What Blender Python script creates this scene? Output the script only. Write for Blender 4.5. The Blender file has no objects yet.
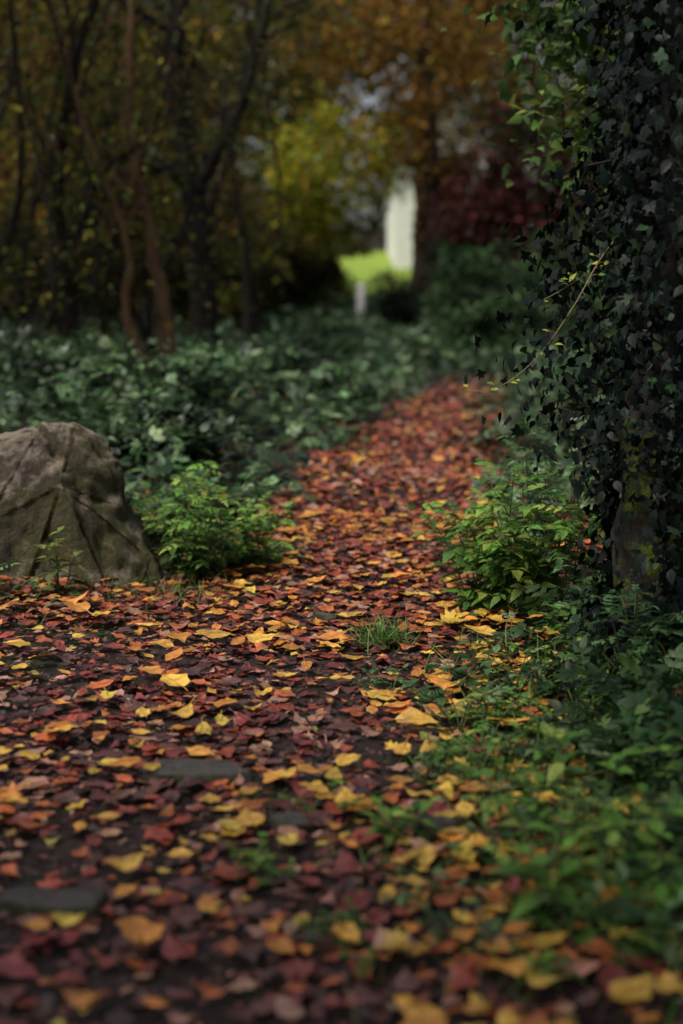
import bpy, bmesh, math
import numpy as np
from mathutils import Vector, noise
rng = np.random.default_rng(11)
scene = bpy.context.scene
scene.view_settings.view_transform = 'Standard'
scene.view_settings.look = 'None'
scene.view_settings.exposure = 0

# ------------------------------------------------------------------ helpers
def link(name, mesh, parent=None, label=None, category=None, group=None, kind=None, loc=None):
    o = bpy.data.objects.new(name, mesh)
    scene.collection.objects.link(o)
    if loc is not None: o.location = loc
    if parent is not None: o.parent = parent
    if label: o["label"] = label
    if category: o["category"] = category
    if group: o["group"] = group
    if kind: o["kind"] = kind
    return o

def nrmz(a):
    return a / np.maximum(np.linalg.norm(a, axis=-1, keepdims=True), 1e-9)

def PX(y):
    return np.interp(y, [0,2,3.5,4.7,6.8,9,12,13.5,15,17,20,28,60],[-.2,-.2,-.22,-.02,.24,.56,.96,1.2,1.65,2.5,3.7,6,12])
def PW(y):
    return np.interp(y, [0,2,3.5,4.7,6.8,10,13,20,40],[.8,.8,.70,.50,.48,.36,.24,.3,.5])
def smooth(t):
    t = np.clip(t,0,1); return t*t*(3-2*t)
def H(x, y):
    x = np.asarray(x,float); y = np.asarray(y,float)
    dx = x-PX(y)
    near = 1-smooth((np.abs(y-8)-8)/8)
    z = .02*np.sin(x*1.9+1)*np.cos(y*.9)+.012*np.sin(x*4.1+y*2.7)
    z = z + near*(.14*smooth((dx-.45)/1.3) + .10*smooth((-dx-.6)/1.5))
    yy = np.minimum(y, 85)
    z = z + .07*3*np.log1p(np.exp(np.clip((yy-34)/3,-30,30)))
    return z
def vn(x,y,s=1.0,o=0.0):
    x=x*s+o; y=y*s+o*1.7
    return (np.sin(1.7*x+2.3*y)+np.sin(3.1*x-1.9*y+1.3)+np.sin(-2.2*x+4.3*y+.7)+np.sin(5.1*x+1.1*y+2.9)*.7)/3.7

# ------------------------------------------------------------------ materials
def new_mat(name):
    m = bpy.data.materials.new(name); m.use_nodes = True
    nt = m.node_tree; nt.nodes.clear()
    out = nt.nodes.new('ShaderNodeOutputMaterial')
    b = nt.nodes.new('ShaderNodeBsdfPrincipled')
    nt.links.new(b.outputs[0], out.inputs[0])
    return m, nt, b, out
def N(nt, t, **kw):
    n = nt.nodes.new(t)
    for k,v in kw.items(): setattr(n,k,v)
    return n
def noise_n(nt, scale, detail=4, rough=.6, vec=None):
    n = N(nt,'ShaderNodeTexNoise'); n.inputs['Scale'].default_value=scale
    n.inputs['Detail'].default_value=detail; n.inputs['Roughness'].default_value=rough
    if vec is not None: nt.links.new(vec, n.inputs['Vector'])
    return n
def ramp(nt, src, stops):
    r = N(nt,'ShaderNodeValToRGB')
    e = r.color_ramp.elements
    e[0].position=stops[0][0]; e[0].color=(*stops[0][1],1)
    e[1].position=stops[-1][0]; e[1].color=(*stops[-1][1],1)
    for p,c in stops[1:-1]:
        k=e.new(p); k.color=(*c,1)
    nt.links.new(src, r.inputs[0]); return r
def mixc(nt, fac, a, b, mode='MIX'):
    m = N(nt,'ShaderNodeMix'); m.data_type='RGBA'; m.blend_type=mode
    for i,s in ((0,fac),(6,a),(7,b)):
        if isinstance(s,(int,float)): m.inputs[i].default_value=s
        elif isinstance(s,tuple): m.inputs[i].default_value=(*s,1)
        else: nt.links.new(s,m.inputs[i])
    return m.outputs[2]
def bump(nt, b, h, strength=.5, dist=.01):
    n=N(nt,'ShaderNodeBump'); n.inputs['Strength'].default_value=strength; n.inputs['Distance'].default_value=dist
    nt.links.new(h,n.inputs['Height']); nt.links.new(n.outputs[0], b.inputs['Normal'])

def leaf_mat(name, rough=.5, trans=.3, spots=.5, scale=60, spec=.4, vein=True):
    m,nt,b,out = new_mat(name)
    at = N(nt,'ShaderNodeAttribute'); at.attribute_name='Col'
    tc = N(nt,'ShaderNodeTexCoord')
    n1 = noise_n(nt, scale, 5, .65, tc.outputs['Object'])
    r1 = ramp(nt, n1.outputs['Fac'], [(.3,(1-spots,(1-spots)*.85,(1-spots)*.8)),(.55,(1,1,1)),(.8,(1.15,1.1,1.0))])
    c = mixc(nt, 1.0, at.outputs['Color'], r1.outputs[0], 'MULTIPLY')
    hsrc = n1.outputs['Fac']
    if vein:
        uv = N(nt,'ShaderNodeUVMap'); sep = N(nt,'ShaderNodeSeparateXYZ'); nt.links.new(uv.outputs[0],sep.inputs[0])
        ab = N(nt,'ShaderNodeMath',operation='ABSOLUTE'); nt.links.new(sep.outputs[0],ab.inputs[0])
        mr = N(nt,'ShaderNodeMapRange'); mr.inputs[1].default_value=.008; mr.inputs[2].default_value=.03
        mr.inputs[3].default_value=1; mr.inputs[4].default_value=0; nt.links.new(ab.outputs[0],mr.inputs[0])
        m1 = N(nt,'ShaderNodeMath',operation='MULTIPLY_ADD'); nt.links.new(ab.outputs[0],m1.inputs[0]); m1.inputs[1].default_value=-.9; nt.links.new(sep.outputs[1],m1.inputs[2])
        m2 = N(nt,'ShaderNodeMath',operation='MULTIPLY'); nt.links.new(m1.outputs[0],m2.inputs[0]); m2.inputs[1].default_value=55
        m3 = N(nt,'ShaderNodeMath',operation='SINE'); nt.links.new(m2.outputs[0],m3.inputs[0])
        mr2 = N(nt,'ShaderNodeMapRange'); mr2.inputs[1].default_value=.8; mr2.inputs[2].default_value=1
        mr2.inputs[3].default_value=0; mr2.inputs[4].default_value=.45; nt.links.new(m3.outputs[0],mr2.inputs[0])
        mx = N(nt,'ShaderNodeMath',operation='MAXIMUM'); nt.links.new(mr.outputs[0],mx.inputs[0]); nt.links.new(mr2.outputs[0],mx.inputs[1])
        sc = N(nt,'ShaderNodeMath',operation='MULTIPLY'); nt.links.new(mx.outputs[0],sc.inputs[0]); sc.inputs[1].default_value=.5
        dk = mixc(nt,1.0,c,(.5,.45,.4),'MULTIPLY')
        c = mixc(nt, sc.outputs[0], c, dk)
        hsrc = mx.outputs[0]
    nt.links.new(c, b.inputs['Base Color'])
    b.inputs['Roughness'].default_value=rough
    b.inputs['Specular IOR Level'].default_value=spec
    bump(nt,b,hsrc,.4,.002)
    if trans>0:
        t = N(nt,'ShaderNodeBsdfTranslucent'); nt.links.new(c,t.inputs[0])
        mx = N(nt,'ShaderNodeMixShader'); mx.inputs[0].default_value=trans
        nt.links.new(b.outputs[0],mx.inputs[1]); nt.links.new(t.outputs[0],mx.inputs[2]); nt.links.new(mx.outputs[0],out.inputs[0])
    return m
M_FALL = leaf_mat('fallen_leaf_mat', .37, .04, .62, 38, .5)
M_GREEN = leaf_mat('herb_leaf_mat', .45, .35, .35, 40, .3)
M_UNDER = leaf_mat('undergrowth_leaf_mat', .42, .25, .35, 20, .5)
M_IVY = leaf_mat('ivy_leaf_mat', .45, .08, .4, 40, .14)
M_CROWN = leaf_mat('crown_leaf_mat', .6, .35, .3, 6, .15, vein=False)

def bark_mat(name, c1, c2, moss=.3, mosscol=(.05,.08,.015), zfade=None):
    m,nt,b,out=new_mat(name)
    tc=N(nt,'ShaderNodeTexCoord'); mp=N(nt,'ShaderNodeMapping'); mp.inputs['Scale'].default_value=(1,1,.18)
    nt.links.new(tc.outputs['Object'],mp.inputs[0])
    n=noise_n(nt,28,8,.7,mp.outputs[0]); r=ramp(nt,n.outputs['Fac'],[(.3,c1),(.7,c2)])
    n2=noise_n(nt,7,8,.75,tc.outputs['Object'])
    r2=ramp(nt,n2.outputs['Fac'],[(.68-moss*.36,(0,0,0)),(.74-moss*.3,(1,1,1))])
    mask=r2.outputs[0]
    if zfade:
        sp=N(nt,'ShaderNodeSeparateXYZ'); nt.links.new(tc.outputs['Object'],sp.inputs[0])
        mr=N(nt,'ShaderNodeMapRange'); mr.inputs[1].default_value=zfade[0]; mr.inputs[2].default_value=zfade[1]; mr.inputs[3].default_value=1; mr.inputs[4].default_value=0
        nt.links.new(sp.outputs[2],mr.inputs[0]); mask=mixc(nt,1.0,mask,mr.outputs[0],'MULTIPLY')
    n3=noise_n(nt,90,4,.7,tc.outputs['Object']); mo=ramp(nt,n3.outputs['Fac'],[(.3,tuple(v*.3 for v in mosscol)),(.7,mosscol)])
    c=mixc(nt,mask,r.outputs[0],mo.outputs[0])
    nt.links.new(c,b.inputs['Base Color']); b.inputs['Roughness'].default_value=.85; b.inputs['Specular IOR Level'].default_value=.2
    ad=N(nt,'ShaderNodeMath',operation='MULTIPLY_ADD'); nt.links.new(n3.outputs['Fac'],ad.inputs[0]); ad.inputs[1].default_value=.3; nt.links.new(n.outputs['Fac'],ad.inputs[2])
    bump(nt,b,ad.outputs[0],1,.03); return m
M_BARK_D = bark_mat('dark_bark',(.008,.006,.005),(.030,.023,.018),.1)
M_BARK_B = bark_mat('brown_bark',(.085,.045,.022),(.29,.165,.085),.02)
M_BARK_M = bark_mat('mossy_bark',(.012,.010,.008),(.06,.05,.042),.55,(.17,.23,.025),(.45,.75))
m,nt,b,out=new_mat('stem_mat'); M_STEM=m
n=noise_n(nt,30); r=ramp(nt,n.outputs['Fac'],[(.3,(.03,.05,.015)),(.7,(.09,.10,.03))]); nt.links.new(r.outputs[0],b.inputs['Base Color']); b.inputs['Roughness'].default_value=.6
m,nt,b,out=new_mat('twig_mat'); M_TWIG=m
n=noise_n(nt,30); r=ramp(nt,n.outputs['Fac'],[(.3,(.10,.075,.03)),(.7,(.24,.18,.075))]); nt.links.new(r.outputs[0],b.inputs['Base Color']); b.inputs['Roughness'].default_value=.6

def soil_mat(name, c1,c2, moss, thr):
    m,nt,b,out=new_mat(name); tc=N(nt,'ShaderNodeTexCoord'); o=tc.outputs['Object']
    n=noise_n(nt,22,10,.75,o); r=ramp(nt,n.outputs['Fac'],[(.3,c1),(.72,c2)])
    n2=noise_n(nt,2.3,8,.75,o); r2=ramp(nt,n2.outputs['Fac'],[(thr,(0,0,0)),(thr+.08,(1,1,1))])
    n3=noise_n(nt,120,3,.7,o); mo=ramp(nt,n3.outputs['Fac'],[(.3,tuple(v*.4 for v in moss)),(.7,moss)])
    c=mixc(nt,r2.outputs[0],r.outputs[0],mo.outputs[0]); nt.links.new(c,b.inputs['Base Color'])
    rr=ramp(nt,n.outputs['Fac'],[(.35,(.25,)*3),(.6,(.65,)*3)]); nt.links.new(rr.outputs[0],b.inputs['Roughness'])
    b.inputs['Specular IOR Level'].default_value=.55
    add=N(nt,'ShaderNodeMath',operation='MULTIPLY_ADD'); nt.links.new(n3.outputs['Fac'],add.inputs[0]); add.inputs[1].default_value=.25; nt.links.new(n.outputs['Fac'],add.inputs[2])
    bump(nt,b,add.outputs[0],1.0,.06); return m
M_SOIL = soil_mat('soil',(.012,.007,.005),(.05,.028,.017),(.05,.085,.012),.5)
M_PATH = soil_mat('wet_path_soil',(.014,.008,.007),(.09,.048,.038),(.06,.09,.014),.57)

def rock_mat(name,c1,c2,lich=(.26,.24,.19),moss=(.05,.065,.015)):
    m,nt,b,out=new_mat(name); tc=N(nt,'ShaderNodeTexCoord'); o=tc.outputs['Object']
    n=noise_n(nt,5,10,.7,o); r=ramp(nt,n.outputs['Fac'],[(.3,c1),(.65,c2)])
    geo=N(nt,'ShaderNodeNewGeometry'); sep=N(nt,'ShaderNodeSeparateXYZ'); nt.links.new(geo.outputs['Normal'],sep.inputs[0])
    n2=noise_n(nt,9,10,.75,o)
    a=N(nt,'ShaderNodeMath',operation='MULTIPLY_ADD'); nt.links.new(sep.outputs[2],a.inputs[0]); a.inputs[1].default_value=.34; nt.links.new(n2.outputs['Fac'],a.inputs[2])
    n4=noise_n(nt,3.1,8,.7,o); r4=ramp(nt,n4.outputs['Fac'],[(.40,(0,0,0)),(.54,(.9,)*3)])
    c=mixc(nt,r4.outputs[0],r.outputs[0],moss)
    r2=ramp(nt,a.outputs[0],[(.66,(0,0,0)),(.84,(.85,)*3)])
    c=mixc(nt,r2.outputs[0],c,lich)
    nt.links.new(c,b.inputs['Base Color']); b.inputs['Roughness'].default_value=.55; b.inputs['Specular IOR Level'].default_value=.35
    n5=noise_n(nt,40,8,.75,o); ad=N(nt,'ShaderNodeMath',operation='MULTIPLY_ADD'); nt.links.new(n5.outputs['Fac'],ad.inputs[0]); ad.inputs[1].default_value=.35; nt.links.new(n.outputs['Fac'],ad.inputs[2])
    bump(nt,b,ad.outputs[0],1,.06); return m
M_ROCK = rock_mat('boulder_rock',(.024,.017,.010),(.115,.085,.055),(.38,.31,.24),(.075,.068,.014))
M_STONE = rock_mat('path_stone',(.02,.017,.015),(.08,.065,.06),(.16,.14,.13))

def plain(name,c1,c2,scale=8,rough=.8,bmp=.2):
    m,nt,b,out=new_mat(name); tc=N(nt,'ShaderNodeTexCoord')
    n=noise_n(nt,scale,6,.65,tc.outputs['Object']); r=ramp(nt,n.outputs['Fac'],[(.3,c1),(.7,c2)])
    nt.links.new(r.outputs[0],b.inputs['Base Color']); b.inputs['Roughness'].default_value=rough
    bump(nt,b,n.outputs['Fac'],bmp,.02); return m
M_RENDER=plain('pale_render',(.66,.64,.60),(.82,.81,.77),2)
M_SLATE=plain('slate_roof',(.05,.05,.055),(.1,.1,.11),6)
M_FRAME=plain('white_window_paint',(.7,.7,.68),(.8,.8,.78),5,.5)
M_GLASS=plain('dark_window_glass',(.02,.025,.03),(.03,.035,.04),3,.08,.0)
M_POST=plain('pale_post',(.75,.74,.70),(.88,.87,.84),12,.7)
M_LAWN=plain('lawn_grass',(.12,.21,.02),(.27,.36,.03),1.2,.9)
M_BRICK=plain('chimney_brick',(.18,.08,.05),(.28,.14,.09),20)

# ------------------------------------------------------------------ leaf templates
def T_rows(n=4, w=.26, fold=.12, curl=.15, serr=0., peak=.38):
    v=[(0,0,0)]; t=np.linspace(0,1,n+1)
    def wid(s):
        return w*((s/peak)**.7 if s<peak else ((1-s)/(1-peak))**.85)
    for i in range(1,n):
        s=t[i]; ww=wid(s)*(1+serr*(1 if i%2 else -1)); zc=-curl*s*s
        v+= [(-ww,s-.04*serr*5,zc+fold*ww/w*.5),(0,s,zc),(ww,s-.04*serr*5,zc+fold*ww/w*.5)]
    v.append((0,1,-curl)); f=[(0,2,1),(0,3,2)]
    for i in range(n-2):
        a=1+3*i; f+=[(a,a+1,a+4,a+3),(a+1,a+2,a+5,a+4)]
    a=1+3*(n-2); e=len(v)-1; f+=[(a,a+1,e),(a+1,a+2,e)]
    v=np.array(v); return v,f,v[:,:2].copy()
def combine(parts):
    V=[];F=[];U=[];o=0
    for (v,f,u),(ang,sc,off,tilt) in parts:
        c,s=math.cos(ang),math.sin(ang)
        w=v*sc; z=w[:,2]+w[:,1]*tilt
        q=np.stack([w[:,0]*c-w[:,1]*s+off[0], w[:,0]*s+w[:,1]*c+off[1], z+off[2]],1)
        V.append(q);U.append(u);F+=[tuple(i+o for i in ff) for ff in f];o+=len(v)
    return np.concatenate(V),F,np.concatenate(U)
def T_pinnate(base, pairs=2, asc=.42):
    parts=[]
    for k in range(pairs):
        y=.25+.3*k; z=-.05*y
        parts+=[(base,(1.05,asc*(1-.1*k),(0,y,z),.1)),(base,(-1.05,asc*(1-.1*k),(0,y,z),.1))]
    parts.append((base,(0,.5,(0,.25+.3*(pairs-1)+.08,-.05),-.15)))
    rib=(np.array([(-.008,0,0),(.008,0,0),(.006,.7,-.03),(-.006,.7,-.03)]),[(0,1,2,3)],np.zeros((4,2))+.5)
    parts.append((rib,(0,1,(0,0,0),0)))
    return combine(parts)
def T_outline(kind, a,b,c,rip,seed):
    r=np.random.default_rng(seed)
    if kind=='ovate':
        tt=np.array([0,.09,.2,.33,.46,.6,.72,.83,.92]); w=r.uniform(.22,.36); sk=r.uniform(.7,1.0)
        wd=w*np.sin(np.pi*np.clip(tt**sk,0,1))**.8*np.where(tt>.6,.9-.5*(tt-.6),1)
        right=[(max(x,.012),t-.5) for x,t in zip(wd,tt)]
        right=[(x*(1+r.uniform(-.14,.14)),y) for x,y in right]
        out=[(r.uniform(-.03,.03),.56)]+right[::-1]+[(.012,-.72),(-.012,-.72)]+[(-x*(1+r.uniform(-.14,.14)),y) for x,y in right]
    else:
        h=[(.09,.34),(.17,.40),(.16,.2),(.32,.3),(.47,.27),(.37,.12),(.5,-.03),(.3,-.07),(.35,-.24),(.15,-.22),(.025,-.27),(.012,-.62)]
        h=[(x*(1+r.uniform(-.08,.08)),y*(1+r.uniform(-.08,.08))) for x,y in h]
        out=[(0,.55)]+h+[(-x,y*(1+r.uniform(-.08,.08))) for x,y in h[::-1]]
    o=np.array(out); n=len(o)
    pts=np.concatenate([[[0,0]],o*.52,o])
    x,y=pts[:,0],pts[:,1]
    z=a*x*x*3+b*y*y*1.5+c*x*y*2
    ph=r.uniform(0,6,n); z[1+n:]+=rip*np.sin(np.arange(n)*1.9+ph[0]); 
    z-=z.min()
    f=[]
    for i in range(n):
        j=(i+1)%n; f.append((0,1+j,1+i)); f.append((1+i,1+j,1+n+j,1+n+i))
    return np.stack([x,y,z],1),f,np.stack([x,y],1)
GL=[]
for k in range(20):
    r=np.random.default_rng(100+k); q=1.0 if k%4 else 2.2
    GL.append(T_outline('ovate' if k<17 else 'maple', q*r.uniform(-.2,.25), q*r.uniform(-.15,.2), q*r.uniform(-.22,.22), r.uniform(.01,.035), 50+k))
def centred(t):
    v,f,u=t; v=v.copy(); v[:,1]-=.5; return v,f,u
GS=[centred(T_rows(3,.3,.2,.2)),centred(T_rows(3,.36,-.1,-.15)),centred(T_rows(3,.28,.1,.3))]
S_SER=[T_rows(10,.27,.16,.2,.12),T_rows(10,.3,.1,.35,.12),T_rows(10,.24,.2,.1,.12)]
S_LOW=[T_rows(3,.28,.15,.2),T_rows(3,.32,.05,.3)]
CMP=[T_pinnate(T_rows(4,.3,.15,.2,.1),2),T_pinnate(T_rows(4,.34,.1,.3,.1),1,.55)]
CMP_H=[T_pinnate(T_rows(9,.3,.15,.2,.12),2),T_pinnate(T_rows(9,.34,.1,.3,.12),1,.55),T_pinnate(T_rows(9,.27,.1,.25,.12),3,.36)]
def T_ivy():
    o=[(0,1),(.13,.62),(.42,.68),(.3,.38),(.5,.12),(.25,.02),(.02,.1)]
    o=np.array(o+[(-x,y) for x,y in o[:0:-1]]); n=len(o)
    pts=np.concatenate([[[0,.35]],o]); z=-.25*pts[:,0]**2-.12*pts[:,1]**2
    f=[(0,1+(i+1)%n,1+i) for i in range(n)]
    return np.stack([pts[:,0],pts[:,1],z],1),f,pts.copy()
IVY=[T_ivy(),T_rows(4,.33,.1,.2)]
def T_blade(c):
    t=np.linspace(0,1,6); v=[];f=[]
    for s in t:
        w=.022*(1-s)**.6+.001; y=c*s*s; z=s*(1-.35*c*s)
        v+=[(-w,y,z),(w,y,z)]
    for i in range(5): f.append((2*i,2*i+1,2*i+3,2*i+2))
    v=np.array(v); return v,f,v[:,:2]+.3
BLD=[T_blade(.3),T_blade(.6),T_blade(.95)]

def inst_mesh(name, T, pos, d, nr, sc, col, mat, seed=0, smooth_=True, pick=None):
    r=np.random.default_rng(seed); n=len(pos)
    pick = r.integers(0,len(T),n) if pick is None else pick
    d=nrmz(d); x=nrmz(np.cross(d,nr)); z=np.cross(x,d)
    sc=np.broadcast_to(np.asarray(sc,float),(n,))
    V=[];L=[];S=[];C=[];U=[];o=0
    for k,(tv,tf,tu) in enumerate(T):
        s=np.where(pick==k)[0]
        if len(s)==0: continue
        v=(tv[None,:,0:1]*x[s][:,None,:]+tv[None,:,1:2]*d[s][:,None,:]+tv[None,:,2:3]*z[s][:,None,:])*sc[s][:,None,None]+pos[s][:,None,:]
        nv=len(tv); fl=np.array([i for f in tf for i in f]); fs=np.array([len(f) for f in tf])
        L.append((fl[None]+(np.arange(len(s))*nv+o)[:,None]).ravel()); S.append(np.tile(fs,len(s)))
        V.append(v.reshape(-1,3)); C.append(np.repeat(col[s],nv,0)); U.append(np.tile(tu[fl],(len(s),1))); o+=nv*len(s)
    V=np.concatenate(V);L=np.concatenate(L);S=np.concatenate(S);C=np.concatenate(C);U=np.concatenate(U)
    me=bpy.data.meshes.new(name); me.vertices.add(len(V)); me.vertices.foreach_set('co',V.astype(np.float32).ravel())
    me.loops.add(len(L)); me.loops.foreach_set('vertex_index',L.astype(np.int32))
    st=np.concatenate([[0],np.cumsum(S)[:-1]]); me.polygons.add(len(S)); me.polygons.foreach_set('loop_start',st.astype(np.int32))
    me.update(calc_edges=True)
    ca=me.color_attributes.new('Col','FLOAT_COLOR','POINT')
    ca.data.foreach_set('color',np.concatenate([C,np.ones((len(C),1))],1).astype(np.float32).ravel())
    uv=me.uv_layers.new(name='UVMap'); uv.data.foreach_set('uv',U.astype(np.float32).ravel())
    if smooth_: me.polygons.foreach_set('use_smooth',np.ones(len(S),bool))
    me.materials.append(mat); me.update(); return me

def colpick(n, pal, wts, r=rng, jit=.2):
    p=np.array(pal,float); w=np.array(wts,float); w/=w.sum()
    c=p[r.choice(len(p),n,p=w)]
    return np.clip(c*r.uniform(1-jit,1+jit,(n,1))*r.uniform(1-jit*.4,1+jit*.4,(n,3)),0.002,.9)

# ------------------------------------------------------------------ tubes
class MB:
    def __init__(s): s.v=[];s.f=[]
    def tube(s,P,R,k=6):
        P=np.asarray(P,float); n=len(P); o=len(s.v)
        tg=nrmz(np.gradient(P,axis=0)); up=np.array([.31,.2,.93]) if abs(tg[0][2])<.8 else np.array([1.,.2,0])
        for i in range(n):
            a=np.cross(tg[i],up); a/=max(np.linalg.norm(a),1e-6); b=np.cross(tg[i],a)
            for j in range(k):
                th=2*math.pi*j/k; s.v.append(tuple(P[i]+R[i]*(math.cos(th)*a+math.sin(th)*b)))
        for i in range(n-1):
            for j in range(k):
                q=(j+1)%k; s.f.append((o+i*k+j,o+i*k+q,o+(i+1)*k+q,o+(i+1)*k+j))
        s.f.append(tuple(o+(n-1)*k+j for j in range(k)))
    def mesh(s,name,mat):
        me=bpy.data.meshes.new(name); me.from_pydata(s.v,[],s.f); me.materials.append(mat)
        me.polygons.foreach_set('use_smooth',np.ones(len(me.polygons),bool)); me.update(); return me
def cat(pts,m=5):
    P=np.asarray(pts,float); Q=np.concatenate([[2*P[0]-P[1]],P,[2*P[-1]-P[-2]]]); out=[]
    for i in range(1,len(Q)-2):
        for t in np.linspace(0,1,m,endpoint=False):
            a,b,c,d=Q[i-1],Q[i],Q[i+1],Q[i+2]
            out.append(.5*((2*b)+(-a+c)*t+(2*a-5*b+4*c-d)*t*t+(-a+3*b-3*c+d)*t**3))
    out.append(P[-1]); return np.array(out)
def grow(mb, P, R, depth, nch, L, tips, r, k=7, tmin=.35, upb=.5):
    mb.tube(P,R,k)
    if depth==0:
        for i in range(1,len(P)): tips.append((P[i],P[i]-P[i-1]))
        return
    n=len(P)
    for _ in range(nch):
        t=r.uniform(tmin,.98); i=min(int(t*(n-1)),n-2); p=P[i]; tg=nrmz(P[i+1]-P[i])
        d=nrmz(tg*.5+r.normal(0,.75,3)*np.array([1,1,.5])+np.array([0,0,upb*.6])); LL=L*r.uniform(.5,1.1)
        q=[p]; dd=d.copy()
        for s in range(3):
            dd=nrmz(dd+r.normal(0,.35,3)+np.array([0,0,.06])); q.append(q[-1]+dd*LL/3)
        q=cat(q,2); r0=R[i]*r.uniform(.35,.6)
        grow(mb,q,np.linspace(r0,max(r0*.3,.003),len(q)),depth-1,max(2,nch-1 if nch<6 else nch//2),L*.55,tips,r,max(4,k-2),.25,upb)

def crown_from(tips, n, spread, size, pal, wts, r, T=S_LOW, mat=None, name='crown', droop=.4, extra=None):
    P=np.array([t[0] for t in tips]); 
    if extra is not None: P=np.concatenate([P,extra])
    i=r.integers(0,len(P),n); pos=P[i]+r.normal(0,spread,(n,3))
    keep=pos[:,2]>.3; pos=pos[keep]; n=len(pos)
    d=r.normal(0,1,(n,3)); d[:,2]=d[:,2]*.5-droop; nr=r.normal(0,.6,(n,3)); nr[:,2]+=1
    ph=vn(pos[:,0]+pos[:,2],pos[:,1]-pos[:,2]*.7,1.3)
    c=colpick(n,pal,wts,r,.3)*(1+.55*ph)[:,None]
    return inst_mesh(name,T,pos,d,nr,size*r.uniform(.6,1.25,n),c,mat or M_CROWN,int(r.integers(1e6)))

def ellipsoid_pts(c,rad,k,r,per=10,sg=.25):
    u=nrmz(r.normal(0,1,(k,3)))*(r.uniform(.25,1,(k,1))**.4); cc=u*np.array(rad)+np.array(c)
    return np.repeat(cc,per,0)+r.normal(0,sg,(k*per,3))

def tree(label, base, limbs, bark, leafN, spread, size, pal, wts, seed, depth=2, nch=5, L=1.2, category='tree', group=None, extra=None, T=S_LOW, tmin=.35, name='tree', k=9,upb=.5):
    r=np.random.default_rng(seed); bx,by=base; bz=float(H(bx,by))
    root=link(name,None,label=label,category=category,group=group,loc=(bx,by,bz))
    mb=MB(); tips=[]
    for pts,r0,r1 in limbs:
        P=cat([(x-bx,y-by,z) for x,y,z in pts],5)
        P=P+np.concatenate([[[0,0,0]],r.normal(0,r0*.16,(len(P)-1,3))])
        s=np.linspace(0,1,len(P)); R=r0+(r1-r0)*s; 
        if abs(P[0][2])<.05: R=R*(1+.5*np.exp(-s*14)); P[0][2]-=.1
        grow(mb,P,R,depth,nch,L,tips,r,k,tmin,upb)
    link('trunk',mb.mesh('trunk',bark),root)
    if leafN: link('crown',crown_from(tips,leafN,spread,size,pal,wts,r,T,extra=extra),root)
    return root

# ------------------------------------------------------------------ ground
xs=np.concatenate([[-300,-200,-120,-70,-45,-30,-20,-14,-10,-7.5],np.arange(-6,6.01,.12),[7.5,10,14,20,30,45,70,120,200,300]])
ys=np.concatenate([[-60,-30,-15,-8,-4],np.arange(-2,16,.12),np.arange(16,40,.5),np.arange(40,90,2.5),[100,130,180,260,400]])
def sheet(name,X,Y,Z,mat):
    ny,nx=X.shape; V=np.stack([X.ravel(),Y.ravel(),Z.ravel()],1)
    f=[(j*nx+i,j*nx+i+1,(j+1)*nx+i+1,(j+1)*nx+i) for j in range(ny-1) for i in range(nx-1)]
    me=bpy.data.meshes.new(name); me.from_pydata(V.tolist(),[],f); me.materials.append(mat)
    me.polygons.foreach_set('use_smooth',np.ones(len(f),bool)); me.update(); return me
X,Y=np.meshgrid(xs,ys); link('ground',sheet('ground',X,Y,H(X,Y),M_SOIL),kind='structure',label='dark damp woodland soil with moss',category='ground')
yp=np.arange(-2,20,.12); s=np.linspace(-1,1,17); Yp,Sp=np.meshgrid(yp,s,indexing='ij')
wob=.10*vn(Yp,Sp*2,2.0)+.05*vn(Yp,Sp*3,6.0,3)
Xp=PX(Yp)+Sp*(PW(Yp)+wob*np.interp(Yp,[8,13],[1,.6])); link('path',sheet('path',Xp,Yp,H(Xp,Yp)+.012-.016*np.abs(Sp)**6,M_PATH),kind='structure',label='narrow muddy footpath strewn with autumn leaves',category='path')
Xl,Yl=np.meshgrid(np.arange(-2.5,8,.5),np.arange(33,60,.5)); link('lawn',sheet('lawn',Xl,Yl,H(Xl,Yl)+.05,M_LAWN),kind='structure',label='bright green mown lawn sloping up',category='lawn')

# ------------------------------------------------------------------ fallen leaves
PAL_F=[(.70,.43,.07),(.64,.27,.05),(.48,.135,.04),(.34,.075,.04),(.21,.043,.038),(.46,.24,.16),(.13,.052,.042),(.06,.03,.026),(.42,.38,.07)]
def leaf_field(n,xr,yr,r,far=False):
    x=r.uniform(*xr,n); y=r.uniform(*yr,n); dx=x-PX(y); w=PW(y)
    inside=1-smooth((np.abs(dx)-w*.9)/.32)
    right=(dx>0)
    verge=np.where(right, .42*(1-smooth((dx-1.1)/.8)), .30*(1-smooth((-dx-1.3)/.8)))
    verge=np.where((~right)&(y<4.75),.95,verge); verge=np.where(right&(y<4.6),.46,verge)
    verge=np.where(y>7,verge*.3,verge)
    dens=np.maximum(inside,verge)*(1-.85*smooth((y-11.2)/2.8)); patch=np.clip(.74+.65*vn(x,y,1.5,2),.26,1)
    patch=np.where(y>4.2,np.maximum(patch,.9),patch)
    k=r.uniform(0,1,n)<dens*patch
    return x[k],y[k]
r=np.random.default_rng(5)
fx,fy=leaf_field(22500,(-2.0,1.5),(1.5,6.2),r)
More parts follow.
